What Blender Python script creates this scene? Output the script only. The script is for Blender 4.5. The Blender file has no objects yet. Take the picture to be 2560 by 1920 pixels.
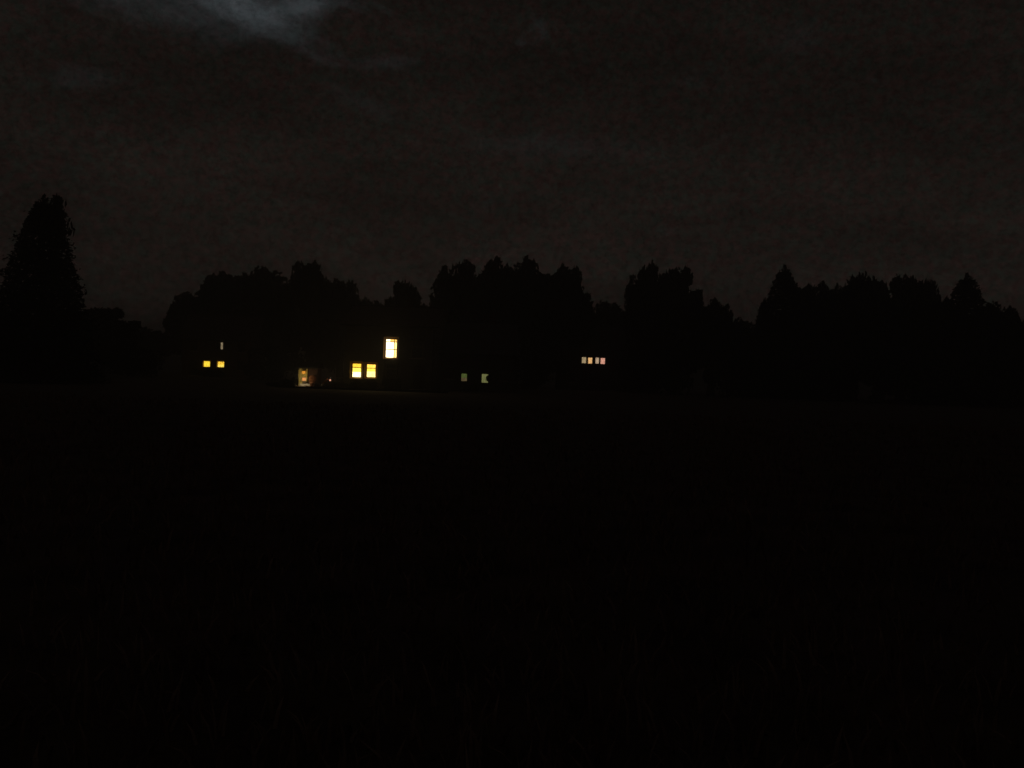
import bpy, bmesh, math, random
from mathutils import Vector, Matrix
random.seed(7)
R = math.radians
C = bpy.context.scene.collection
S = bpy.context.scene

# ------------------------------------------------------------------ camera
F = 2217.0                       # focal length in pixels of the 2560 wide photograph
EYE = Vector((0, 0, 1.6))
cam = bpy.data.cameras.new('camera'); camo = bpy.data.objects.new('camera', cam); C.objects.link(camo)
cam.sensor_width = 36; cam.lens = 36 * F / 2560; cam.clip_start = 0.1; cam.clip_end = 5000
ROT = Matrix.Rotation(R(90 - 0.57), 3, 'X') @ Matrix.Rotation(R(2.0), 3, 'Z')
camo.matrix_world = Matrix.Translation(EYE) @ ROT.to_4x4()
S.camera = camo

def ray(px, py):
    return ROT @ Vector(((px - 1280) / F, (960 - py) / F, -1))
def at(px, py, Y):
    d = ray(px, py); return EYE + d * (Y / d.y)

# ------------------------------------------------------------------ world: overcast night sky
w = bpy.data.worlds.new('World'); S.world = w; w.use_nodes = True
nt = w.node_tree; nt.nodes.clear(); N = nt.nodes; L = nt.links
def nd(t, **k):
    n = N.new(t)
    for a, b in k.items(): setattr(n, a, b)
    return n
def mth(op, a, b=None, c=None, clamp=False):
    n = nd('ShaderNodeMath', operation=op, use_clamp=clamp)
    for i, v in enumerate((a, b, c)):
        if v is None: continue
        if isinstance(v, (int, float)): n.inputs[i].default_value = v
        else: L.new(v, n.inputs[i])
    return n.outputs[0]
tc = nd('ShaderNodeTexCoord'); sp = nd('ShaderNodeSeparateXYZ'); L.new(tc.outputs['Generated'], sp.inputs[0])
el = mth('ARCSINE', sp.outputs[2]); az = mth('ARCTAN2', sp.outputs[0], sp.outputs[1])
def noise(scale, detail, rough, stretch=(1, 1, 1), dist=0.0):
    mp = nd('ShaderNodeMapping'); mp.inputs['Scale'].default_value = stretch
    L.new(tc.outputs['Generated'], mp.inputs[0])
    n = nd('ShaderNodeTexNoise'); n.inputs['Scale'].default_value = scale
    n.inputs['Detail'].default_value = detail; n.inputs['Roughness'].default_value = rough
    n.inputs['Distortion'].default_value = dist
    L.new(mp.outputs[0], n.inputs['Vector']); return n
big = noise(4.0, 6, .6, (1, 1, 2.6), .3).outputs[0]
fine = noise(120, 8, .85, (1, 1, 1.2)).outputs[0]
tint = noise(95, 6, .8, (1, 1, 1.2)).outputs[0]
wisp = noise(13, 7, .65, (1, 1, 2.2), .5).outputs[0]
def lobe(px, py, wx, wy, deg):
    d = ray(px, py).normalized()
    a0, e0 = math.atan2(d.x, d.y), math.asin(d.z); c, s = math.cos(R(deg)), math.sin(R(deg))
    da = mth('SUBTRACT', az, a0); de = mth('SUBTRACT', el, e0)
    u = mth('ADD', mth('MULTIPLY', da, c), mth('MULTIPLY', de, s))
    v = mth('SUBTRACT', mth('MULTIPLY', de, c), mth('MULTIPLY', da, s))
    q = mth('ADD', mth('POWER', mth('ABSOLUTE', mth('DIVIDE', u, wx / F)), 2), mth('POWER', mth('ABSOLUTE', mth('DIVIDE', v, wy / F)), 2))
    return mth('EXPONENT', mth('MULTIPLY', q, -1.0))
def ramp(v, a, b):
    n = nd('ShaderNodeMapRange', interpolation_type='SMOOTHSTEP'); n.inputs[1].default_value = a; n.inputs[2].default_value = b
    L.new(v, n.inputs[0]); return n.outputs[0]
wn = mth('MULTIPLY', mth('SUBTRACT', wisp, .5), 1.3)
# where the cloud layer is torn open
hole = ramp(mth('ADD', mth('MAXIMUM', lobe(640, 22, 165, 48, -9), lobe(750, 14, 90, 58, 10)), wn), .12, 1.5)
veil = mth('MULTIPLY', ramp(mth('ADD', lobe(450, 15, 280, 62, -4), wn), .1, 1.1), .30)
w1 = mth('MULTIPLY', ramp(mth('ADD', lobe(215, 195, 120, 34, 10), wn), .3, 1.2), .11)
w2 = mth('MULTIPLY', ramp(mth('ADD', lobe(965, 155, 110, 26, 8), wn), .3, 1.2), .10)
w3 = mth('MULTIPLY', ramp(mth('ADD', lobe(900, 255, 110, 26, -20), wn), .3, 1.2), .06)
w4 = mth('MULTIPLY', ramp(mth('ADD', lobe(1400, 365, 330, 40, 0), wn), .2, 1.2), .06)
w5 = mth('MULTIPLY', ramp(mth('ADD', lobe(1985, 95, 90, 60, 0), wn), .3, 1.2), .05)
gap = hole
for o in (veil, w1, w2, w3, w4, w5): gap = mth('ADD', gap, o)
# underside of the clouds, lit warm from below by far-off towns, a little paler toward the horizon
low = mth('EXPONENT', mth('MULTIPLY', mth('MAXIMUM', el, 0.0), -6.5))
lum = mth('MULTIPLY', mth('ADD', mth('MULTIPLY', low, 1.15), .36),
          mth('ADD', mth('MULTIPLY', ramp(big, .25, .75), .55), .70))
lum = mth('MULTIPLY', lum, mth('ADD', mth('MULTIPLY', ramp(fine, .22, .8), 1.1), .45))
bgc = nd('ShaderNodeBackground'); 
cmx = nd('ShaderNodeMix', data_type='RGBA'); L.new(ramp(tint, .36, .64), cmx.inputs[0])
cmx.inputs[6].default_value = (1.22, .66, .58, 1); cmx.inputs[7].default_value = (.78, .86, .68, 1); L.new(cmx.outputs[2], bgc.inputs[0])
L.new(mth('MULTIPLY', lum, .0190), bgc.inputs[1])
sky = nd('ShaderNodeTexSky', sky_type='NISHITA', sun_disc=False)
SUN_EL, SUN_AZ = R(8), R(200)
sky.sun_elevation = SUN_EL; sky.sun_rotation = SUN_AZ
mixc = nd('ShaderNodeMix', data_type='RGBA'); mixc.inputs[0].default_value = .62
L.new(sky.outputs[0], mixc.inputs[6]); mixc.inputs[7].default_value = (1.5, 1.65, 1.6, 1)
bgs = nd('ShaderNodeBackground'); L.new(mixc.outputs[2], bgs.inputs[0])
L.new(mth('MULTIPLY', mth('MULTIPLY', gap, mth('ADD', mth('MULTIPLY', mth('POWER', fine, 2), 2.0), .35)), .029), bgs.inputs[1])
addn = nd('ShaderNodeAddShader'); L.new(bgc.outputs[0], addn.inputs[0]); L.new(bgs.outputs[0], addn.inputs[1])
ow = nd('ShaderNodeOutputWorld'); L.new(addn.outputs[0], ow.inputs[0])

# the moon behind cloud: the one sun lamp, turned right down for the night
sl = bpy.data.lights.new('moonlight', 'SUN'); sl.energy = .0015; sl.angle = R(12); sl.color = (.9, .95, 1)
so = bpy.data.objects.new('moonlight', sl); C.objects.link(so)
so.rotation_euler = (R(90) - SUN_EL - R(40), 0, R(180) - SUN_AZ + R(180))

S.view_settings.view_transform = 'Standard'; S.view_settings.look = 'None'
S.view_settings.exposure = 0; S.view_settings.gamma = 1
S.cycles.use_denoising = True; S.cycles.sample_clamp_indirect = .6
S.render.resolution_x = 1024; S.render.resolution_y = 768

# ------------------------------------------------------------------ materials
def mat(name, col, rough=.8, var=.25, scale=8, bump=0.0, metallic=0, mode='noise'):
    m = bpy.data.materials.new(name); m.use_nodes = True; t = m.node_tree; b = t.nodes['Principled BSDF']
    b.inputs['Roughness'].default_value = rough; b.inputs['Metallic'].default_value = metallic
    t2 = t.nodes.new('ShaderNodeTexCoord')
    if mode == 'brick':
        n = t.nodes.new('ShaderNodeTexBrick'); n.inputs['Scale'].default_value = scale
        n.inputs['Color1'].default_value = (*[c * (1 - var) for c in col], 1); n.inputs['Color2'].default_value = (*[c * (1 + var) for c in col], 1)
        n.inputs['Mortar'].default_value = (*[min(1, c * 1.5) for c in col], 1)
        t.links.new(t2.outputs['Object'], n.inputs['Vector']); t.links.new(n.outputs[0], b.inputs['Base Color']); hv = n.outputs[1]
    else:
        n = t.nodes.new('ShaderNodeTexNoise'); n.inputs['Scale'].default_value = scale; n.inputs['Detail'].default_value = 5
        t.links.new(t2.outputs['Object'], n.inputs['Vector'])
        r = t.nodes.new('ShaderNodeValToRGB'); r.color_ramp.elements[0].position = .3; r.color_ramp.elements[1].position = .7
        r.color_ramp.elements[0].color = (*[c * (1 - var) for c in col], 1); r.color_ramp.elements[1].color = (*[min(1, c * (1 + var)) for c in col], 1)
        t.links.new(n.outputs[0], r.inputs[0]); t.links.new(r.outputs[0], b.inputs['Base Color']); hv = n.outputs[0]
    if bump:
        bp = t.nodes.new('ShaderNodeBump'); bp.inputs['Strength'].default_value = bump; bp.inputs['Distance'].default_value = .03
        t.links.new(hv, bp.inputs['Height']); t.links.new(bp.outputs[0], b.inputs['Normal'])
    return m
def glass_mat(name):
    m = bpy.data.materials.new(name); m.use_nodes = True; t = m.node_tree; t.nodes.clear()
    a = t.nodes.new('ShaderNodeBsdfTransparent'); a.inputs[0].default_value = (.93, .96, .94, 1)
    g = t.nodes.new('ShaderNodeBsdfGlossy'); g.inputs['Roughness'].default_value = .02
    fr = t.nodes.new('ShaderNodeFresnel'); mx = t.nodes.new('ShaderNodeMixShader'); o = t.nodes.new('ShaderNodeOutputMaterial')
    t.links.new(fr.outputs[0], mx.inputs[0]); t.links.new(a.outputs[0], mx.inputs[1]); t.links.new(g.outputs[0], mx.inputs[2]); t.links.new(mx.outputs[0], o.inputs[0])
    return m
def emit_mat(name, col, st):
    m = bpy.data.materials.new(name); m.use_nodes = True; b = m.node_tree.nodes['Principled BSDF']
    b.inputs['Base Color'].default_value = (*col, 1); b.inputs['Emission Color'].default_value = (*col, 1); b.inputs['Emission Strength'].default_value = st
    return m
M = dict(
    grass=mat('meadow grass', (.095, .064, .052), .9, .5, 1.2, .5),
    blade=mat('grass blade', (.27, .19, .15), .85, .4, 3),
    leaf=mat('broad leaves', (.050, .058, .034), .8, .4, 1.5),
    leaf_b=mat('dark leaves', (.042, .048, .030), .8, .4, 1.5),
    needle=mat('conifer needles', (.036, .044, .030), .85, .4, 2),
    bark=mat('bark', (.07, .055, .042), .95, .4, 6, .6),
    hill=mat('wooded slope', (.05, .05, .035), .95, .5, .08),
    brick=mat('brown brick', (.13, .085, .065), .9, .25, 4, .3, mode='brick'),
    render=mat('weathered render', (.16, .14, .115), .9, .15, 2, .2),
    dark_render=mat('grey render', (.12, .11, .10), .9, .15, 2, .2),
    timber=mat('stained boards', (.09, .06, .045), .85, .3, 5, .3),
    tile=mat('roof tile', (.08, .055, .048), .85, .3, 6, .5, mode='brick'),
    slate=mat('slate', (.06, .06, .065), .7, .25, 6, .4, mode='brick'),
    ochre=mat('warm halo surround', (.66, .36, .12), .8, .12, 6),  # reveal colour put in for the halo round bright windows
    wood=mat('painted window wood', (.30, .20, .12), .6, .15, 9),
    white=mat('white paint', (.72, .68, .62), .6, .08, 9),
    plaster=mat('interior plaster', (.75, .62, .42), .9, .06, 3),
    cream=mat('cream wall', (.52, .44, .13), .85, .2, 5),
    stone=mat('pale stone', (.55, .50, .44), .85, .15, 6, .3),
    terracotta=mat('terracotta', (.34, .15, .08), .85, .2, 6),
    metal=mat('dark metal', (.05, .05, .05), .4, .2, 12, 0, .8),
    darkglass=mat('unlit glass', (.02, .02, .022), .08, .1, 2),
    curtain=mat('thick dark curtain', (.05, .04, .04), .9, .2, 20),
    door=mat('dark door paint', (.07, .05, .04), .6, .15, 7),
    glass=glass_mat('window glass'))

# ------------------------------------------------------------------ helpers
def tag(o, label=None, cat=None, group=None, kind=None):
    if label: o['label'] = label
    if cat: o['category'] = cat
    if group: o['group'] = group
    if kind: o['kind'] = kind
    return o
def empty(name, loc, rz=0.0):
    o = bpy.data.objects.new(name, None); C.objects.link(o); o.location = loc; o.rotation_euler = (0, 0, rz); o.empty_display_size = .3
    return o
def mk(name, bm, m, parent=None, smooth=False):
    me = bpy.data.meshes.new(name); bm.normal_update(); bm.to_mesh(me); bm.free()
    if m: me.materials.append(m)
    if smooth:
        for p in me.polygons: p.use_smooth = True
    o = bpy.data.objects.new(name, me); C.objects.link(o)
    if parent: o.parent = parent
    return o
def box(bm, a, b, bev=0.0):
    v = [bm.verts.new((x, y, z)) for x in (a[0], b[0]) for y in (a[1], b[1]) for z in (a[2], b[2])]
    for f in ((0, 1, 3, 2), (4, 6, 7, 5), (0, 4, 5, 1), (2, 3, 7, 6), (0, 2, 6, 4), (1, 5, 7, 3)):
        bm.faces.new([v[i] for i in f])
def quad(bm, *p): return bm.faces.new([bm.verts.new(q) for q in p])
def tube(bm, pts, rads, n=7):
    rings = []
    for i, p in enumerate(pts):
        p = Vector(p); d = (Vector(pts[min(i + 1, len(pts) - 1)]) - Vector(pts[max(i - 1, 0)])).normalized()
        s = d.orthogonal().normalized(); t = d.cross(s)
        rings.append([bm.verts.new(p + (s * math.cos(2 * math.pi * k / n) + t * math.sin(2 * math.pi * k / n)) * rads[i]) for k in range(n)])
    for a, b in zip(rings, rings[1:]):
        for k in range(n): bm.faces.new((a[k], a[(k + 1) % n], b[(k + 1) % n], b[k]))
    bm.faces.new(rings[0][::-1]); bm.faces.new(rings[-1])
def lathe(bm, prof, n=14, c=(0, 0)):
    rings = [[bm.verts.new((c[0] + r * math.cos(2 * math.pi * k / n), c[1] + r * math.sin(2 * math.pi * k / n), z)) for k in range(n)] for r, z in prof]
    for a, b in zip(rings, rings[1:]):
        for k in range(n): bm.faces.new((a[k], a[(k + 1) % n], b[(k + 1) % n], b[k]))
    bm.faces.new(rings[0][::-1]); bm.faces.new(rings[-1])

def gz(x, y):      # gently uneven ground
    return .10 * math.sin(x * .21 + 1.3) * math.sin(y * .17) * min(1, y / 10 if y > 0 else 0) * (1 if y < 45 else max(0, (60 - y) / 15))

# ------------------------------------------------------------------ the setting
bm = bmesh.new()
xs = [-640, -350, -200, -120, -80] + [i * 2.0 for i in range(-30, 31)] + [80, 120, 200, 350, 640]
ys = [-200, -100, -40, -10] + [i * 2.0 for i in range(0, 36)] + [80, 110, 150, 200, 300, 500, 640]
g = [[bm.verts.new((x, y, gz(x, y) if abs(x) <= 60 else 0)) for x in xs] for y in ys]
for j in range(len(ys) - 1):
    for i in range(len(xs) - 1): bm.faces.new((g[j][i], g[j][i + 1], g[j + 1][i + 1], g[j + 1][i]))
tag(mk('ground', bm, M['grass'], smooth=True), kind='structure')

bm = bmesh.new(); rows = []
for j in range(9):
    rr = 210 + j * 30; row = []
    for i in range(121):
        a = R(-60 + i); t = j / 8
        h = 9.0 * math.sin(min(1, t * 1.6) * math.pi / 2) * (1 + .10 * math.sin(a * 7 + 1) + .05 * math.sin(a * 23))
        row.append(bm.verts.new((rr * math.sin(a), rr * math.cos(a), h + .02 if j else -.3)))
    rows.append(row)
for a, b in zip(rows, rows[1:]):
    for i in range(120): bm.faces.new((a[i], a[i + 1], b[i + 1], b[i]))
tag(mk('hill', bm, M['hill'], smooth=True), kind='structure')

def leafquad(bm, p, s, up=.35, zs=1.0):
    n = Vector((random.gauss(0, 1), random.gauss(0, 1), random.gauss(0, 1) + up)).normalized()
    a = n.orthogonal().normalized(); a.rotate(Matrix.Rotation(random.uniform(0, 6.28), 3, n)); b = n.cross(a)
    a *= s * random.uniform(.6, 1.1); b *= s * random.uniform(.4, .8); a.z *= zs; b.z *= zs
    quad(bm, p - a, p - b * .8 + a * .1, p + a, p + b)

# far wood on the slope: nobody could count its trees
bm = bmesh.new()
for i in range(150):
    a = R(random.uniform(-40, 42)); rr = random.uniform(290, 345)
    c = Vector((rr * math.sin(a), rr * math.cos(a), 8.6)); ch = random.uniform(1.5, 3.2)
    for k in range(70):
        q = Vector((random.gauss(0, 2.6), random.gauss(0, 2.2), random.gauss(0, ch * .45)))
        leafquad(bm, c + q, .9)
tag(mk('distant_wood', bm, M['leaf_b']), label='far dark wood along the low slope behind the trees', cat='wood', kind='stuff')

# rough grass of the meadow
bm = bmesh.new()
for i in range(16000):
    y = 2.5 + 38 * random.random() ** 1.5; x = random.uniform(-.66, .66) * y + random.uniform(-1.5, 1.5)
    h = random.uniform(.06, .2); a = random.uniform(0, 6.28); ww = .008 + .0008 * y
    z = gz(x, y) - .01; dx, dy = math.cos(a) * ww, math.sin(a) * ww; lx, ly = random.gauss(0, .05), random.gauss(0, .05)
    m1 = (x + lx * .4, y + ly * .4, z + h * .6)
    v = [bm.verts.new(q) for q in ((x - dx, y - dy, z), (x + dx, y + dy, z), (m1[0] + dx * .7, m1[1] + dy * .7, m1[2]), (m1[0] - dx * .7, m1[1] - dy * .7, m1[2]), (x + lx, y + ly, z + h))]
    bm.faces.new((v[0], v[1], v[2], v[3])); bm.faces.new((v[3], v[2], v[4]))
tag(mk('grass', bm, M['blade']), label='dark rough grass covering the foreground meadow', cat='grass', kind='stuff')

# ------------------------------------------------------------------ trees
def crown_round(seed, n=46, per=170, ls=.085):
    random.seed(seed); bm = bmesh.new()      # unit crown: radius 1, height 0..1 -> z from 0 to 1 (scaled later)
    for i in range(n):
        th = random.uniform(0, 6.28); u = random.uniform(-.95, 1); rr = random.uniform(.55, .86)
        k = (1 - u * u) ** .36
        c = Vector((math.cos(th) * k * rr, math.sin(th) * k * rr, u * rr)); cr = random.uniform(.16, .30)
        if i == 0: c = Vector((0, 0, .68)); cr = .30
        for j in range(per):
            q = Vector((random.gauss(0, 1), random.gauss(0, 1), random.gauss(0, 1))).normalized() * cr * random.random() ** .4
            leafquad(bm, c + q, ls)
    for j in range(1400):
        q = Vector((random.gauss(0, 1), random.gauss(0, 1), random.gauss(0, 1))).normalized() * .6 * random.random() ** .5
        leafquad(bm, q, ls * 1.6)
    for v in bm.verts: v.co.z = v.co.z * .5 + .5
    return bm
def crown_cone(seed, twin=False):
    random.seed(seed); bm = bmesh.new()
    tiers = 34
    for t in range(tiers):
        f = t / tiers; z = f; rad = (1 - f) ** .62 * (1 + .10 * math.sin(t * 1.7)) + .03
        for k in range(int(5 + 11 * (1 - f))):
            a = random.uniform(0, 6.28); ln = rad * random.uniform(.82, 1.0)
            for s in range(30 if twin else 18):
                u = random.random() ** .5
                p = Vector((math.cos(a) * ln * u, math.sin(a) * ln * u, z - .035 * u * u + random.gauss(0, .012)))
                p += Vector((random.gauss(0, .05), random.gauss(0, .05), 0)) * (1 - f * .6)
                leafquad(bm, p, (.045 if twin else .065) * (1 - .5 * f), 1.0, .3)
    for j in range(11000 if twin else 4500):
        f = random.random() ** 1.4 * .95; a = random.uniform(0, 6.28); rd = .84 * (1 - f) ** .62 * random.random() ** .45
        leafquad(bm, Vector((math.cos(a) * rd, math.sin(a) * rd, f)), (.06 if twin else .09) * (1 - .4 * f), 1.0, .3)
    for j in range(60): leafquad(bm, Vector((random.gauss(0, .02), random.gauss(0, .02), random.uniform(.9, 1.0))), .03)
    if twin:
        for j in range(420):
            f = random.random(); leafquad(bm, Vector((.20 + random.gauss(0, .09 * (1 - f) + .015), random.gauss(0, .07), .80 + .19 * f)), .035)
    # squash z-size of the leaf quads relative to tall scaling happens at placement
    return bm
def trunk_round(seed):
    random.seed(seed); bm = bmesh.new()
    tube(bm, [(0, 0, -.02), (.01, 0, .12), (-.01, .01, .35), (.02, 0, .6), (0, 0, .86)], [.045, .034, .028, .018, .006], 9)
    for i in range(11):
        z = random.uniform(.2, .65); a = random.uniform(0, 6.28); l = random.uniform(.14, .26)
        tube(bm, [(0, 0, z), (math.cos(a) * l * .5, math.sin(a) * l * .5, z + .07), (math.cos(a) * l, math.sin(a) * l, z + .17)], [.014, .009, .003], 5)
    return bm
def trunk_cone(seed):
    random.seed(seed); bm = bmesh.new()
    tube(bm, [(0, 0, -.02), (0, 0, .1), (0, 0, .5), (0, 0, .97)], [.03, .022, .014, .003], 8)
    for i in range(26):
        z = random.uniform(.1, .85); a = random.uniform(0, 6.28); l = .2 * (1 - z)
        tube(bm, [(0, 0, z), (math.cos(a) * l, math.sin(a) * l, z - .01)], [.005, .0015], 4)
    return bm
def mesh_of(bm, name, m):
    me = bpy.data.meshes.new(name); bm.to_mesh(me); bm.free(); me.materials.append(m); return me
CR = [mesh_of(crown_round(s), 'round_crown', M['leaf'] if s % 2 else M['leaf_b']) for s in (11, 12, 13, 14)]
CC = [mesh_of(crown_cone(s), 'conical_crown', M['needle']) for s in (21, 22, 23)]
CT = mesh_of(crown_cone(24, True), 'twin_topped_crown', M['needle'])
TR = [mesh_of(trunk_round(s), 'round_trunk', M['bark']) for s in (31, 32)]
TCn = mesh_of(trunk_cone(33), 'conical_trunk', M['bark'])

def tree(px, top, wpx, Y, kind, label, k, base=None):
    p = at(px, top, Y); H = p.z; r = wpx * Y / F / 2
    e = empty({'r': 'broadleaf_tree', 'c': 'conifer_tree', 't': 'conifer_tree'}[kind], (p.x, Y, 0), k * 1.9 if kind != 't' else 0)
    tag(e, label, 'tree', {'r': 'broadleaf trees behind the houses', 'c': 'pointed conifers behind the houses', 't': None}[kind])
    t = bpy.data.objects.new('trunk', TR[k % 2] if kind == 'r' else TCn); C.objects.link(t); t.parent = e; t.scale = (H, H, H)
    me = CR[k % 4] if kind == 'r' else CT if kind == 't' else CC[k % 3]
    c = bpy.data.objects.new('crown', me); C.objects.link(c); c.parent = e
    z0 = base if base is not None else (.9 if kind == 'r' else .5)
    c.location = (0, 0, z0); hh = (H - z0)
    c.scale = (r * 1.02, r * 1.02, hh * (1.0 if kind == 'r' else 1.0))
    return e
G = [
 (112, 490, 320, 60, 't', 'tall twin-topped dark conifer towering at the far left edge'),
 (8, 785, 130, 84, 'r', 'low rounded tree cut off by the left edge beside the tall conifer'),
 (262, 766, 190, 92, 'r', 'low dark tree just right of the tall conifer at far left'),
 (360, 816, 140, 132, 'r', 'lowest tree in the dip of the skyline left of the far left house'),
 (482, 738, 150, 134, 'r', 'stepped low tree standing behind the far left house with three lights'),
 (560, 686, 185, 136, 'r', 'wide tree behind and right of the far left house'),
 (650, 662, 210, 128, 'r', 'tall broad tree between the far left house and the lit garden hut'),
 (782, 648, 175, 112, 'r', 'tall dome-shaped tree above the lit garden hut'),
 (858, 705, 110, 118, 'r', 'shoulder tree left of the sky notch above the paired yellow windows'),
 (935, 752, 130, 125, 'r', 'small tree at the sky notch left of the tall bright window'),
 (1010, 697, 112, 108, 'r', 'narrow round-topped tree peaking right of the tall bright window'),
 (1085, 745, 90, 122, 'r', 'small tree filling the dip right of the narrow peaked tree'),
 (1146, 654, 145, 104, 'r', 'upright tree above the left of the two dim green windows'),
 (1245, 658, 160, 112, 'r', 'dense tall tree above the right of the two dim green windows'),
 (1330, 643, 185, 110, 'r', 'tallest broad tree in the centre of the skyline'),
 (1412, 657, 150, 114, 'r', 'tree ending steeply at the sky notch above the row of four windows'),
 (1530, 755, 150, 128, 'r', 'low tree at the base of the sky notch above the row of four windows'),
 (1612, 664, 110, 112, 'r', 'tall tree just right of the notch above the row of four windows'),
 (1695, 664, 165, 116, 'r', 'broad tree on the left flank of the deep V-shaped sky gap'),
 (1785, 742, 120, 105, 'r', 'small rounded tree low on the left side of the deep V-shaped gap'),
 (1868, 800, 120, 118, 'r', 'small tree low on the right side of the deep V-shaped gap'),
 (1912, 745, 110, 108, 'c', 'short pointed conifer on the right slope of the deep V-shaped gap'),
 (1962, 664, 210, 106, 'c', 'tall pointed conifer first to the right of the deep V-shaped gap'),
 (2052, 700, 150, 110, 'r', 'shorter dense tree right of the tall one beside the gap'),
 (2142, 690, 140, 107, 'r', 'upright tree near the middle of the right-hand tree group'),
 (2205, 702, 130, 118, 'r', 'rounded broadleaf tree tucked between taller neighbours at right of the gap'),
 (2262, 682, 160, 108, 'r', 'wide tree in the right-hand tree group left of its last dip'),
 (2330, 694, 120, 112, 'r', 'rounded tree just left of the last dip of the right skyline'),
 (2418, 684, 240, 104, 'c', 'last tall conifer before the skyline falls away at the right'),
 (2500, 765, 150, 100, 'r', 'low rounded tree near the right edge under the last conifer'),
(2008, 712, 110, 116, 'r', 'tree filling the dip right of the tall conifer beside the gap'),
 (2098, 706, 110, 119, 'r', 'tree half hidden in the middle of the right-hand skyline'),
 (2374, 750, 110, 110, 'r', 'tree in the last dip left of the last tall conifer'),
 (2590, 775, 150, 104, 'r', 'low tree cut off by the right edge of the picture')]
for k, (px, top, wp, Y, kd, lb) in enumerate(G): tree(px, top, wp, Y, kd, lb, k, base=(.3 if kd != 'r' else .8))

# undergrowth: each shrub a thing
random.seed(50)
def shrub_mesh(seed):
    random.seed(seed); bm = bmesh.new()
    for i in range(22):
        a = random.uniform(0, 6.28); r = random.uniform(0, .7); c = Vector((math.cos(a) * r, math.sin(a) * r, random.uniform(.15, .8 - .3 * r)))
        for j in range(110):
            q = Vector((random.gauss(0, 1), random.gauss(0, 1), random.gauss(0, 1))).normalized() * .24 * random.random() ** .4
            leafquad(bm, c + q, .055)
    for v in bm.verts: v.co.z = max(v.co.z, -.01)
    return bm
def stem_mesh(seed):
    random.seed(seed); bm = bmesh.new()
    for i in range(9):
        a = random.uniform(0, 6.28); r = random.uniform(.15, .5)
        tube(bm, [(0, 0, -.03), (math.cos(a) * r * .5, math.sin(a) * r * .5, .3), (math.cos(a) * r, math.sin(a) * r, .62)], [.03, .02, .008], 5)
    return bm
SH = [mesh_of(shrub_mesh(s), 'shrub_foliage', M['leaf'] if s % 2 else M['leaf_b']) for s in (41, 42, 43)]
ST = mesh_of(stem_mesh(45), 'shrub_stems', M['bark'])
def shrub(px, top, wpx, Y, label, k, group):
    p = at(px, top, Y); H = max(.4, p.z); r = wpx * Y / F / 2
    e = empty('shrub', (p.x, Y, 0), k * 1.3); tag(e, label, 'shrub', group)
    s = bpy.data.objects.new('stems', ST); C.objects.link(s); s.parent = e; s.scale = (r, r, H)
    f = bpy.data.objects.new('foliage', SH[k % 3]); C.objects.link(f); f.parent = e; f.scale = (r, r, H * .98)
    return e
U = [(60, 830, 330, 76, 'big spreading shrub at the foot of the tall left conifer'),
 (330, 850, 260, 96, 'wide shrub below the lowest dip of the left skyline'),
 (700, 850, 200, 104, 'tall shrub behind the lit garden hut'),
 (1120, 850, 200, 100, 'shrub behind the house with two dim green windows'),
 (1340, 850, 200, 104, 'shrub between the dim green windows and the row of four'),
 (1640, 850, 240, 104, 'shrub right of the house with the row of four windows'),
 (1850, 862, 240, 98, 'shrub standing below the deep V-shaped gap in the trees'),
 (2060, 850, 260, 97, 'shrub at the foot of the tall conifer right of the gap'),
 (2290, 860, 280, 95, 'shrub at the foot of the right-hand tree group'),
 (2510, 870, 280, 92, 'shrub at the right edge below the last conifer')]
for k, (px, top, wp, Y, lb) in enumerate(U): shrub(px, top, wp, Y, lb, k, 'shrubs under the trees')

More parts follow.
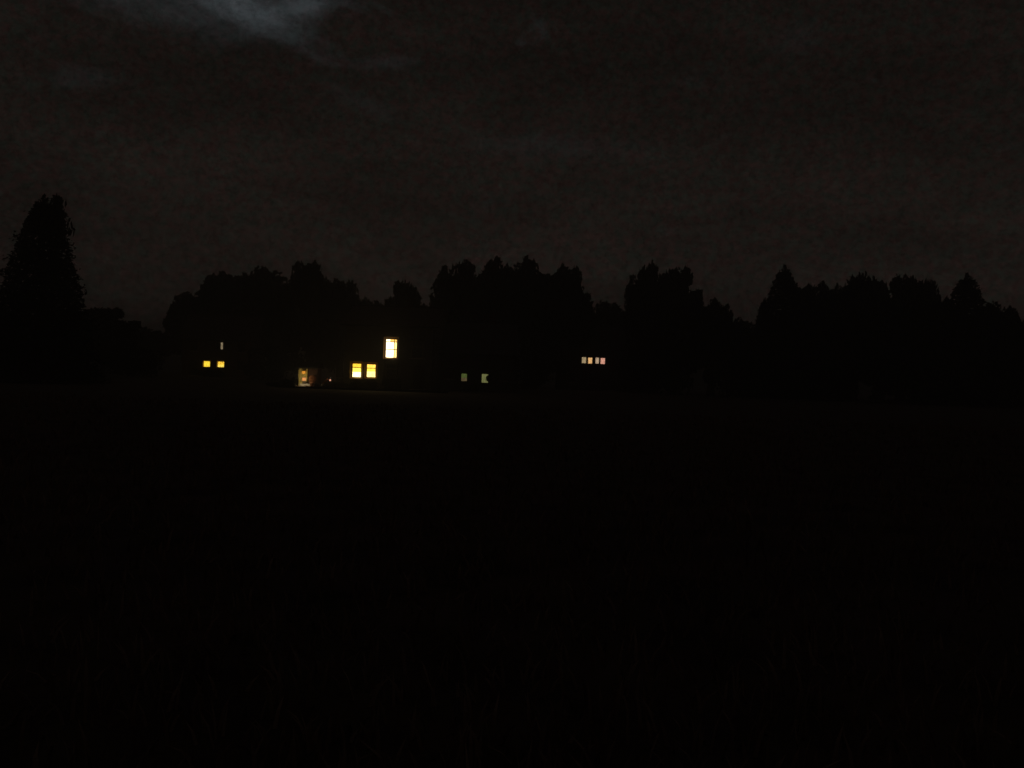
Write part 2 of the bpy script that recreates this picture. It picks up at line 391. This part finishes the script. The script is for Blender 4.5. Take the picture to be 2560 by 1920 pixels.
# ------------------------------------------------------------------ houses
def house(name, label, pxc, Y, yaw, pxl, pxr, depth, eave, ridge, wallm, roofm, wins, group=None, chim=.3, darkwins=(), door=None, end_gable=True, spl=.14):
    c0 = at(pxc, 900, Y); c0.z = 0
    e = empty(name, c0, yaw); tag(e, label, 'house', group)
    u = Vector((math.cos(yaw), math.sin(yaw), 0)); n = Vector((math.sin(yaw), -math.cos(yaw), 0))
    def hit(px, py):
        d = ray(px, py); t = (c0 - EYE).dot(n) / d.dot(n); p = EYE + d * t
        return (p - c0).dot(u), p.z
    x0, x1 = hit(pxl, 900)[0], hit(pxr, 900)[0]
    holes = []
    for W in wins:
        ax, az_ = hit(W['r'][0], W['r'][1]); bx, bz = hit(W['r'][2], W['r'][3])
        holes.append((ax, bz, bx, az_, W))
    dk = [(a, b, c, d, None) for a, b, c, d in darkwins]
    dk = [q for q in dk if q[0] > x0 + .2 and q[2] < x1 - .2 and all(q[2] + .3 < h[0] or q[0] - .3 > h[2] or q[3] + .3 < h[1] or q[1] - .3 > h[3] for h in holes)]
    allh = holes + dk
    ou = [(a - spl, b - spl * .6, c + spl, d + spl, W) for a, b, c, d, W in allh]
    if door: dx = door; ou.append((dx - .5, .1, dx + .5, 2.15, 'door'))
    XS = sorted({x0, x1} | {o[0] for o in ou} | {o[2] for o in ou}); ZS = sorted({0, eave} | {o[1] for o in ou} | {o[3] for o in ou})
    XS = [x for x in XS if x0 <= x <= x1]; ZS = [z for z in ZS if 0 <= z <= eave]
    bm = bmesh.new()
    for i in range(len(XS) - 1):
        for j in range(len(ZS) - 1):
            mx, mz = (XS[i] + XS[i + 1]) / 2, (ZS[j] + ZS[j + 1]) / 2
            if any(o[0] < mx < o[2] and o[1] < mz < o[3] for o in ou): continue
            quad(bm, (XS[i], 0, ZS[j]), (XS[i + 1], 0, ZS[j]), (XS[i + 1], 0, ZS[j + 1]), (XS[i], 0, ZS[j + 1]))
    quad(bm, (x1, depth, 0), (x0, depth, 0), (x0, depth, eave), (x1, depth, eave))
    for x in (x0, x1):
        f = [(x, 0, 0), (x, depth, 0), (x, depth, eave), (x, depth / 2, ridge - .12), (x, 0, eave)]
        bm.faces.new([bm.verts.new(q) for q in (f if x == x1 else f[::-1])])
    for a, b, c, d, _ in allh:      # inner wall thickness behind the surround is the surround's own
        pass
    mk('wall', bm, wallm, e)
    # roof with thickness and overhang
    bm = bmesh.new(); ov = .4; th = .16; g_ = .35
    sl_ = (ridge - eave) / (depth / 2)
    for sgn in (0, 1):
        ya = -ov if sgn == 0 else depth + ov; za = eave - sl_ * ov
        A = [(x0 - g_, ya, za), (x1 + g_, ya, za), (x1 + g_, depth / 2, ridge), (x0 - g_, depth / 2, ridge)]
        B = [(p[0], p[1], p[2] + th) for p in A]
        va = [bm.verts.new(p) for p in A]; vb = [bm.verts.new(p) for p in B]
        bm.faces.new(va[::-1]); bm.faces.new(vb)
        for i in range(4):
            if i != 2: bm.faces.new((va[i], va[(i + 1) % 4], vb[(i + 1) % 4], vb[i]))
    tube(bm, [(x0 - g_, depth / 2, ridge + th), (x1 + g_, depth / 2, ridge + th)], [.09, .09], 8)
    rf = mk('roof', bm, roofm, e)
    if chim is not None:
        bm = bmesh.new(); cx = x0 + (x1 - x0) * chim
        box(bm, (cx - .3, depth / 2 - .3, ridge - .4), (cx + .3, depth / 2 + .3, ridge + .8)); box(bm, (cx - .36, depth / 2 - .36, ridge + .802), (cx + .36, depth / 2 + .36, ridge + .9))
        lathe(bm, [(.11, ridge + .9), (.13, ridge + 1.15)], 10, (cx, depth / 2))
        mk('chimney', bm, M['brick'], rf)
    bm = bmesh.new(); tube(bm, [(x0 - .3, -ov - .06, eave - sl_ * ov + .04), (x1 + .3, -ov - .06, eave - sl_ * ov + .04)], [.06, .06], 8)
    tube(bm, [(x1 - .1, -.07, 0), (x1 - .1, -.07, eave - .25), (x1 - .1, -ov - .04, eave - sl_ * ov)], [.04, .04, .04], 8)
    mk('gutter', bm, M['metal'], e)
    if door:
        bm = bmesh.new(); box(bm, (dx - .5, .06, .1), (dx + .5, .12, 2.15)); 
        for q in (.25, 1.2): box(bm, (dx - .36, .04, q), (dx + .36, .058, q + .75))
        dr = mk('door', bm, M['door'], e)
        bm = bmesh.new(); tube(bm, [(dx + .38, .0, 1.05), (dx + .38, .06, 1.05)], [.03, .02], 8); mk('handle', bm, M['metal'], dr)
        bm = bmesh.new(); box(bm, (dx - .7, -.5, 0), (dx + .7, -.003, .1)); mk('doorstep', bm, M['stone'], e)
    for a, b, c, d, W in allh:
        dp = .16; s = spl; fr = .03
        # splayed surround, warm-coloured and added to make a halo round glowing windows
        bm = bmesh.new()
        O = [(a - s, 0, b - s * .6), (c + s, 0, b - s * .6), (c + s, 0, d + s), (a - s, 0, d + s)]
        I = [(a - fr, dp, b - fr), (c + fr, dp, b - fr), (c + fr, dp, d + fr), (a - fr, dp, d + fr)]
        for i in range(4): quad(bm, O[i], O[(i + 1) % 4], I[(i + 1) % 4], I[i])
        surr = bm
        # frame
        fm = bmesh.new()
        box(fm, (a - fr, dp - .03, b - fr), (a, dp + .03, d + fr)); box(fm, (c, dp - .03, b - fr), (c + fr, dp + .03, d + fr))
        box(fm, (a + .001, dp - .029, b - fr), (c - .001, dp + .029, b)); box(fm, (a + .001, dp - .029, d), (c - .001, dp + .029, d + fr))
        if W is not None:
            for zb in W.get('bars', ()):
                z = d - (d - b) * zb; box(fm, (a + .001, dp - .02, z - .03), (c - .001, dp + .018, z + .03))
            for xb in W.get('vbars', ()):
                x = a + (c - a) * xb; box(fm, (x - .028, dp - .022, b + .001), (x + .028, dp + .02, d - .001))
        else:
            z = d - (d - b) * .35; box(fm, (a + .001, dp - .02, z - .02), (c - .001, dp + .018, z + .02))
        wf = mk('window', fm, M['wood'], e)
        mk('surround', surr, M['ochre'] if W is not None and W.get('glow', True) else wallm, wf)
        sb = bmesh.new(); box(sb, (a - s - .04, -.07, b - s * .6 - .06), (c + s + .04, -.003, b - s * .6)); mk('sill', sb, M['stone'] if W is None else wallm, wf)
        pb = bmesh.new(); quad(pb, (a, dp, b), (c, dp, b), (c, dp, d), (a, dp, d))
        if W is None:
            mk('pane', pb, M['darkglass'], wf); continue
        mk('pane', pb, M['glass'], wf)
        # blinds and curtains just behind the glass, split so brighter pieces stand for lamplight
        for (fx0, fz0, fx1, fz1, bmname) in W['cloth']:
            cb = bmesh.new(); nn = 10
            xa, xb_ = a + (c - a) * fx0 - (fr * .9 if fx0 == 0 else 0), a + (c - a) * fx1 + (fr * .9 if fx1 == 1 else 0); za, zb = d - (d - b) * fz0, d - (d - b) * fz1
            off = .06 if bmname[1] == 0 else .085
            vs = []
            for i in range(nn + 1):
                x = xa + (xb_ - xa) * i / nn; y = dp + off + .008 * math.sin(i * 2.4)
                sag = .012 * math.sin(i * 1.9) if fz1 > .9 else 0
                vs.append((cb.verts.new((x, y, za)), cb.verts.new((x, y, zb + sag))))
            for p, q in zip(vs, vs[1:]): cb.faces.new((p[0], q[0], q[1], p[1]))
            mk('curtain', cb, lit(bmname[0]) if isinstance(bmname[0], tuple) else bmname[0], wf)
    return e

_lit = {}
def lit(col):      # cloth given its own glow for lamplight behind the panes of a lit window, with the weave and folds of the cloth
    if col in _lit: return _lit[col]
    m = bpy.data.materials.new('lit window cloth'); m.use_nodes = True; t = m.node_tree; t.nodes.clear()
    tcn = t.nodes.new('ShaderNodeTexCoord'); n = t.nodes.new('ShaderNodeTexNoise'); n.inputs['Scale'].default_value = 5; n.inputs['Detail'].default_value = 4
    mp = t.nodes.new('ShaderNodeMapping'); mp.inputs['Scale'].default_value = (1, 1, .45); t.links.new(tcn.outputs['Object'], mp.inputs[0]); t.links.new(mp.outputs[0], n.inputs['Vector'])
    r_ = t.nodes.new('ShaderNodeMapRange'); r_.inputs[1].default_value = .3; r_.inputs[2].default_value = .7; r_.inputs[3].default_value = .72; r_.inputs[4].default_value = 1.28
    t.links.new(n.outputs[0], r_.inputs[0])
    e_ = t.nodes.new('ShaderNodeEmission'); e_.inputs[0].default_value = (*col, 1); t.links.new(r_.outputs[0], e_.inputs[1])
    o = t.nodes.new('ShaderNodeOutputMaterial'); t.links.new(e_.outputs[0], o.inputs[0]); _lit[col] = m; return m
Dk = M['curtain']

# far left house
house('brick_house', 'dark far left house with two small square yellow windows and a light slit above', 545, 118, R(6), 455, 640, 7, 5.2, 8.2, M['brick'], M['tile'], [
  dict(r=(509, 903, 524, 917), cloth=[(0, 0, 1, 1, ((2.1, 1.35, .09), 0))], bars=(), glow=True),
  dict(r=(544, 904, 559, 918), cloth=[(0, 0, 1, .55, ((1.9, 1.1, .09), 0)), (0, .5, 1, 1, ((2.0, 1.4, .2), 1))], bars=(), glow=True),
  dict(r=(541, 856, 559, 873), cloth=[(0, 0, .56, 1, (Dk, 0)), (.84, 0, 1, 1, (Dk, 0)), (.5, 0, .9, 1, ((.36, .27, .16), 1))], glow=False)],
  darkwins=[(-3.6, 3.4, -2.8, 4.5), (2.6, 3.4, 3.4, 4.5), (2.6, 1.0, 3.4, 2.2)], door=-3.2, spl=.10)
# main house
house('cream_house', 'middle house with two yellow ground-floor windows and one tall bright window above', 960, 77, R(-4), 860, 1085, 8, 5.6, 7.3, M['render'], M['tile'], [
  dict(r=(881, 909, 901, 943), cloth=[(0, 0, 1, .30, ((2.5, 1.25, .09), 0)), (0, .26, 1, .62, ((2.7, 1.9, .25), 1)), (0, .62, 1, 1, ((4.2, 3.3, 1.5), 1))], bars=(.29,)),
  dict(r=(917, 911, 937, 943), cloth=[(0, 0, 1, .30, ((2.7, 1.5, .2), 0)), (0, .26, 1, .55, ((2.4, 1.6, .16), 1)), (0, .55, 1, 1, ((3.6, 2.5, .75), 1))], bars=(.29,)),
  dict(r=(965, 848, 990, 894), cloth=[(.35, 0, 1, .14, ((2.2, 1.2, .25), 0)), (0, 0, .74, 1, ((5.2, 3.9, 2.3), 1)), (.74, 0, 1, 1, ((3.0, 2.1, .7), 1))], bars=(.14, .56), vbars=(.76,))],
  darkwins=[(.2, 1.0, 1.1, 2.2), (2.4, 2.9, 3.3, 4.2)], door=3.1, spl=.21, chim=.62)
# dim house
house('grey_house', 'dark house in the centre with two small dim green windows', 1190, 80, R(5), 1105, 1290, 7, 3.6, 6.3, M['dark_render'], M['slate'], [
  dict(r=(1154, 934, 1167, 953), cloth=[(0, 0, 1, .55, ((.085, .11, .028), 0)), (0, .5, 1, 1, ((.12, .085, .04), 1))], glow=False),
  dict(r=(1205, 935, 1220, 957), cloth=[(0, 0, 1, 1, ((.19, .19, .07), 0))], glow=False)],
  darkwins=[(-2.7, 1.1, -2.0, 2.1), (2.2, 1.1, 2.9, 2.1)], door=None, spl=.07, chim=.7)
# row-of-four house
house('timber_house', 'dark house on the right of centre with a row of four small pale pink windows', 1484, 112, R(-5), 1405, 1600, 8, 5.4, 8.2, M['timber'], M['slate'], [
  dict(r=(1455, 893, 1465, 908), cloth=[(0, 0, 1, 1, ((.56, .40, .22), 0))], glow=False),
  dict(r=(1470.5, 894, 1480, 909), cloth=[(0, 0, 1, 1, ((1.25, .68, .27), 0))], glow=False),
  dict(r=(1489, 894, 1497, 909), cloth=[(0, 0, 1, 1, ((.68, .46, .30), 0))], glow=False),
  dict(r=(1502, 895, 1512, 910), cloth=[(0, 0, 1, 1, ((1.1, .50, .36), 0))], glow=False)],
  darkwins=[(-3.2, 1.0, -2.3, 2.2), (-.6, 1.0, .4, 2.2), (3.2, 3.4, 4.1, 4.6)], door=2.0, spl=.06, chim=.35)

# ------------------------------------------------------------------ lit garden hut and its things
YH = 79.0
def P3(px, py, Y=YH): return at(px, py, Y)
pa = P3(746, 950); pb = P3(792, 950); cx = (pa.x + pb.x) / 2; hw = (pb.x - pa.x) / 2
hut = empty('garden_hut', (cx, YH, 0)); tag(hut, 'small low-roofed garden hut with a lit cream end wall and pale doorstep', 'hut')
wl = P3(768, 950).x - cx; ztop = P3(757, 921).z; zst = P3(765, 960).z
bm = bmesh.new(); box(bm, (-hw, 0, 0), (wl, 1.8, ztop)); mk('end_wall', bm, M['cream'], hut)
bm = bmesh.new(); box(bm, (wl + .003, .22, 0), (hw + .0, 1.8, ztop - .003)); mk('wall', bm, mat('red brown boards', (.06, .026, .014), .85, .3, 5, .3), hut)
bm = bmesh.new()
for i in range(2):
    y0 = -.28 if i == 0 else 2.08; z0 = ztop + .03
    A = [(-hw - .2, y0, z0), (hw + .2, y0, z0), (hw + .2, .9, z0 + .5), (-hw - .2, .9, z0 + .5)]; va = [bm.verts.new(p) for p in A]; vb = [bm.verts.new((p[0], p[1], p[2] + .07)) for p in A]
    bm.faces.new(va[::-1]); bm.faces.new(vb)
    for k in (0, 1, 3): bm.faces.new((va[k], va[(k + 1) % 4], vb[(k + 1) % 4], vb[k]))
mk('roof', bm, mat('roofing felt', (.02, .02, .02), .95, .3, 8), hut)
xa, xb_ = P3(751, 960).x - cx, P3(780, 960).x - cx; za, zb = P3(765, 959.5).z, P3(765, 963.5).z
bm = bmesh.new(); box(bm, (xa, -.28, max(.02, zb)), (xb_, -.004, za)); box(bm, (xa + .05, -.24, 0), (xb_ - .05, -.02, max(.02, zb) - .002)); mk('doorstep', bm, M['white'], hut)
# little glazed hatch in the end wall, light behind its peach pane
ha, hb = P3(755.5, 944), P3(765, 952)
bm = bmesh.new(); fw = .03
box(bm, (ha.x - cx - fw, -.03, hb.z - fw), (ha.x - cx, -.002, ha.z + fw)); box(bm, (hb.x - cx, -.03, hb.z - fw), (hb.x - cx + fw, -.002, ha.z + fw))
box(bm, (ha.x - cx, -.029, ha.z), (hb.x - cx, -.003, ha.z + fw)); box(bm, (ha.x - cx, -.029, hb.z - fw), (hb.x - cx, -.003, hb.z))
hatch = mk('window', bm, M['wood'], hut)
bm = bmesh.new(); box(bm, (ha.x - cx, -.014, hb.z), (hb.x - cx, -.004, ha.z)); mk('pane', bm, emit_mat('lit peach pane', (1.0, .42, .13), .55), hatch)
# wall lamp
lp = P3(760, 931, YH - .12)
wlmp = empty('wall_lamp', (lp.x, YH - .003, lp.z)); tag(wlmp, 'glowing amber wall lamp on the cream end wall of the hut', 'lamp')
bm = bmesh.new(); box(bm, (-.05, -.02, -.09), (.05, 0, .09)); tube(bm, [(0, -.02, .12), (0, -.12, .17)], [.012, .012], 6); mk('bracket', bm, M['metal'], wlmp)
bm = bmesh.new(); lathe(bm, [(.10, -.12), (.155, -.06), (.16, .08), (.12, .13)], 14, (0, -.2)); mk('lamp_glass', bm, emit_mat('amber lamp glass', (1.0, .42, .045), .62), wlmp, True)
bm = bmesh.new(); lathe(bm, [(.17, .133), (.10, .19), (.02, .21)], 14, (0, -.2)); mk('cap', bm, M['metal'], wlmp)
l = bpy.data.lights.new('lamp_fill_light', 'POINT'); l.energy = 22.0; l.color = (1, .78, .42); l.shadow_soft_size = .08
lo = bpy.data.objects.new('lamp_fill_light', l); C.objects.link(lo); lo.parent = wlmp; lo.location = (.05, -1.15, -.55)  # light added well forward of and below the lamp to brighten the doorstep
# dark crate on the step
c1, c2 = P3(757, 953, YH - .14), P3(766, 960, YH - .14)
cr = empty('wooden_crate', ((c1.x + c2.x) / 2, YH - .14, za + .003)); tag(cr, 'small dark wooden crate standing on the pale doorstep of the hut', 'crate')
cw = (c2.x - c1.x) / 2; chh = c1.z - za
bm = bmesh.new()
for k in range(3):
    z = k * chh / 3; box(bm, (-cw, -.12, z + .004), (cw, -.10, z + chh / 3 - .01)); box(bm, (-cw, .10, z + .004), (cw, .12, z + chh / 3 - .01))
    box(bm, (-cw, -.099, z + .004), (-cw + .02, .099, z + chh / 3 - .01)); box(bm, (cw - .02, -.099, z + .004), (cw, .099, z + chh / 3 - .01))
mk('slats', bm, M['door'], cr)
bm = bmesh.new(); box(bm, (-cw + .021, -.098, .006), (cw - .021, .098, .02)); mk('base', bm, M['door'], cr)
# terracotta coloured copper-leaved bush in a tub, catching the lamp
tb = P3(781, 950, YH - .35); 
tub = empty('potted_bush', (tb.x, YH - .35, 0)); tag(tub, 'round copper-leaved bush in a clay tub beside the hut doorstep', 'potted bush')
bm = bmesh.new(); lathe(bm, [(.17, 0), (.24, .30), (.26, .31), (.26, .36), (.22, .36)], 16); mk('tub', bm, M['terracotta'], tub, True)
copper = mat('copper leaves', (.46, .19, .08), .75, .35, 9)
random.seed(77); bm = bmesh.new(); rz = (P3(781, 938).z - .34) / 2
for j in range(2600):
    q = Vector((random.gauss(0, 1), random.gauss(0, 1), random.gauss(0, 1))).normalized() * random.random() ** .3
    leafquad(bm, Vector((q.x * .33, q.y * .26, .34 + rz + q.z * rz)), .035)
mk('foliage', bm, copper, tub)

# lantern on a small stand, with white pot and cloth-covered table
def leg_box(x, y, z, t=.02):
    b = bmesh.new(); box(b, (x - t, y - t, 0), (x + t, y + t, z)); return b
lt = P3(825.5, 949, YH - 1)
stt = empty('stool', (lt.x, YH - 1, 0)); tag(stt, 'small wooden stool under the lantern between hut and middle house', 'stool')
hz = P3(825, 953, YH - 1).z
bm = bmesh.new(); lathe(bm, [(.16, hz - .04), (.18, hz - .03), (.18, hz - .004), (.16, hz)], 16); mk('seat', bm, M['timber'], stt)
for i in range(3):
    a = i * 2.09 + .4; bm = bmesh.new(); tube(bm, [(math.cos(a) * .18, math.sin(a) * .18, 0), (math.cos(a) * .1, math.sin(a) * .1, hz - .04)], [.014, .018], 8); mk('leg', bm, M['timber'], stt)
lan = empty('lantern', (lt.x, YH - 1, hz + .002)); tag(lan, 'small pinkish lantern glowing on a stool between hut and middle house', 'lantern')
bm = bmesh.new(); lathe(bm, [(.08, 0), (.08, .02)], 12); mk('base', bm, M['metal'], lan)
bm = bmesh.new(); lathe(bm, [(.055, .021), (.075, .07), (.06, .15), (.045, .17)], 14); mk('glass', bm, emit_mat('lantern glass', (1.0, .46, .28), .95), lan, True)
bm = bmesh.new(); lathe(bm, [(.08, .172), (.05, .21), (.01, .22)], 12)
tube(bm, [(-.07, 0, .18), (-.05, 0, .28), (0, 0, .31), (.05, 0, .28), (.07, 0, .18)], [.006] * 5, 5); mk('cap', bm, M['metal'], lan)
l = bpy.data.lights.new('lantern_light', 'POINT'); l.energy = 5; l.color = (1, .6, .38); l.shadow_soft_size = .08
lo = bpy.data.objects.new('lantern_light', l); C.objects.link(lo); lo.parent = lan; lo.location = (0, -.12, .40)
pp = P3(807, 962, YH - 1.3); ztp = P3(807, 960.5).z
pot = empty('flower_pot', (pp.x, YH - 1.3, 0)); tag(pot, 'white flower pot with a leaning plant left of the small lantern', 'flower pot')
bm = bmesh.new(); lathe(bm, [(.06, 0), (.13, max(.12, ztp)), (.15, max(.13, ztp + .01)), (.15, max(.15, ztp + .04)), (.11, max(.15, ztp + .04))], 14); mk('pot', bm, M['white'], pot, True)
random.seed(5); bm = bmesh.new()
for j in range(420):
    f = random.random(); leafquad(bm, Vector((.02 + .36 * f + random.gauss(0, .05), random.gauss(0, .05), ztp + .06 + .42 * f + random.gauss(0, .05))), .035)
mk('foliage', bm, copper, pot)
t0, t1 = P3(834, 944, YH - 1), P3(857, 946, YH - 1)
tab = empty('garden_table', ((t0.x + t1.x) / 2, YH - .9, 0)); tag(tab, 'small pale-topped garden table just left of the paired yellow windows', 'table')
tw = (t1.x - t0.x) / 2; tz = t0.z
bm = bmesh.new()
for k in range(5): box(bm, (-tw, -.3 + k * .12, tz - .03), (tw, -.3 + k * .12 + .11, tz))
mk('tabletop', bm, M['stone'], tab)
for sx in (-1, 1):
    for sy in (-1, 1): mk('leg', leg_box(sx * (tw - .06), sy * .24, tz - .033), M['timber'], tab)

FS = [(716, 944, 50, 72, 'rounded shrub added beside the hut to cover lamp-lit ground'),  # first two shrubs added to cover lit ground left of the hut
      (680, 952, 60, 72, 'lower shrub added past the hedge end to cover lamp-lit ground'),
      (845, 951, 90, 74, 'low dark shrub in front of the garden table'),
      (895, 946, 60, 74.5, 'low shrub under the left of the paired yellow windows'),
      (935, 947, 60, 74.5, 'low shrub under the right of the paired yellow windows'),
      (980, 930, 70, 74.5, 'shrub in front of the house under its tall bright window'),
      (735, 938, 30, 77, 'narrow shrub against the left side of the lit hut'),
      (792, 955, 24, 77, 'small shrub between the hut and the white flower pot'),
      (1180, 955, 50, 77, 'low shrub between the two dim green windows'),
      (530, 919, 110, 113, 'low shrub under the two small square yellow windows')]
for k, (px, top, wp, Y, lb) in enumerate(FS): shrub(px, top, wp, Y, lb, k, 'shrubs by the lit windows')

# low hedge added before house and hut to hide window light on the ground
a_, b_ = at(690, 962, 70), at(1120, 977, 70)
hd = empty('screen_hedge', ((a_.x + b_.x) / 2, 70, 0)); tag(hd, 'long low dark hedge added in front of the middle house to hide spilt light', 'hedge')
bm = bmesh.new(); random.seed(15); hl = (b_.x - a_.x) / 2; hh_ = a_.z
for j in range(15000):
    x = random.uniform(-hl, hl); f = random.random(); y = random.uniform(-.4, .4)
    leafquad(bm, Vector((x, y, f * (hh_ - .03 - .03 * math.sin(x * 2.3) - .25 * abs(y)))), .06)
mk('foliage', bm, M['leaf_b'], hd)
bm = bmesh.new()
for j in range(int(hl * 2)):
    x = -hl + .5 + j; tube(bm, [(x, 0, -.03), (x + .05, 0, hh_ * .4), (x, 0, hh_ * .8)], [.025, .02, .008], 5)
mk('stems', bm, M['bark'], hd)

# clipped ball-headed shrub that bites into the right dim window
q = at(1222, 946, 78)
bs = empty('ball_shrub', (q.x, 78, 0)); tag(bs, 'clipped ball-headed shrub overlapping the right edge of a dim green window', 'shrub')
bm = bmesh.new(); tube(bm, [(0, 0, -.05), (.01, 0, .5), (0, 0, q.z)], [.025, .02, .015], 7); mk('stem', bm, M['bark'], bs)
bm = bmesh.new(); random.seed(9)
for j in range(1500):
    v = Vector((random.gauss(0, 1), random.gauss(0, 1), random.gauss(0, 1))).normalized() * .27 * random.random() ** .3; leafquad(bm, Vector((0, 0, q.z)) + v, .035)
mk('foliage', bm, M['leaf_b'], bs)

# far tiny lamp at the left
q = at(128, 913, 95)
gl = empty('post_lamp', (q.x, 95, 0)); tag(gl, 'tiny far post lamp at the left below the tall conifer', 'lamp')
bm = bmesh.new(); tube(bm, [(0, 0, 0), (0, 0, q.z - .06)], [.03, .025], 8); mk('post', bm, M['metal'], gl)
bm = bmesh.new(); lathe(bm, [(.03, q.z - .058), (.06, q.z), (.03, q.z + .05)], 10); mk('lamp_head', bm, emit_mat('far lamp', (.8, .78, .72), .45), gl)

# thin mist added to lift the dark areas and spread window glow
bm = bmesh.new(); box(bm, (-660, -220, -1.5), (660, 660, 24))
hm = bpy.data.materials.new('mist'); hm.use_nodes = True; t = hm.node_tree; t.nodes.clear()
v = t.nodes.new('ShaderNodeVolumePrincipled'); v.inputs['Color'].default_value = (.85, .85, .85, 1); v.inputs['Density'].default_value = .0045; v.inputs['Anisotropy'].default_value = .5
o = t.nodes.new('ShaderNodeOutputMaterial'); t.links.new(v.outputs[0], o.inputs['Volume'])
tag(mk('haze', bm, hm), label='thin mist added over the dark meadow and trees to lift their black', cat='haze', kind='stuff')
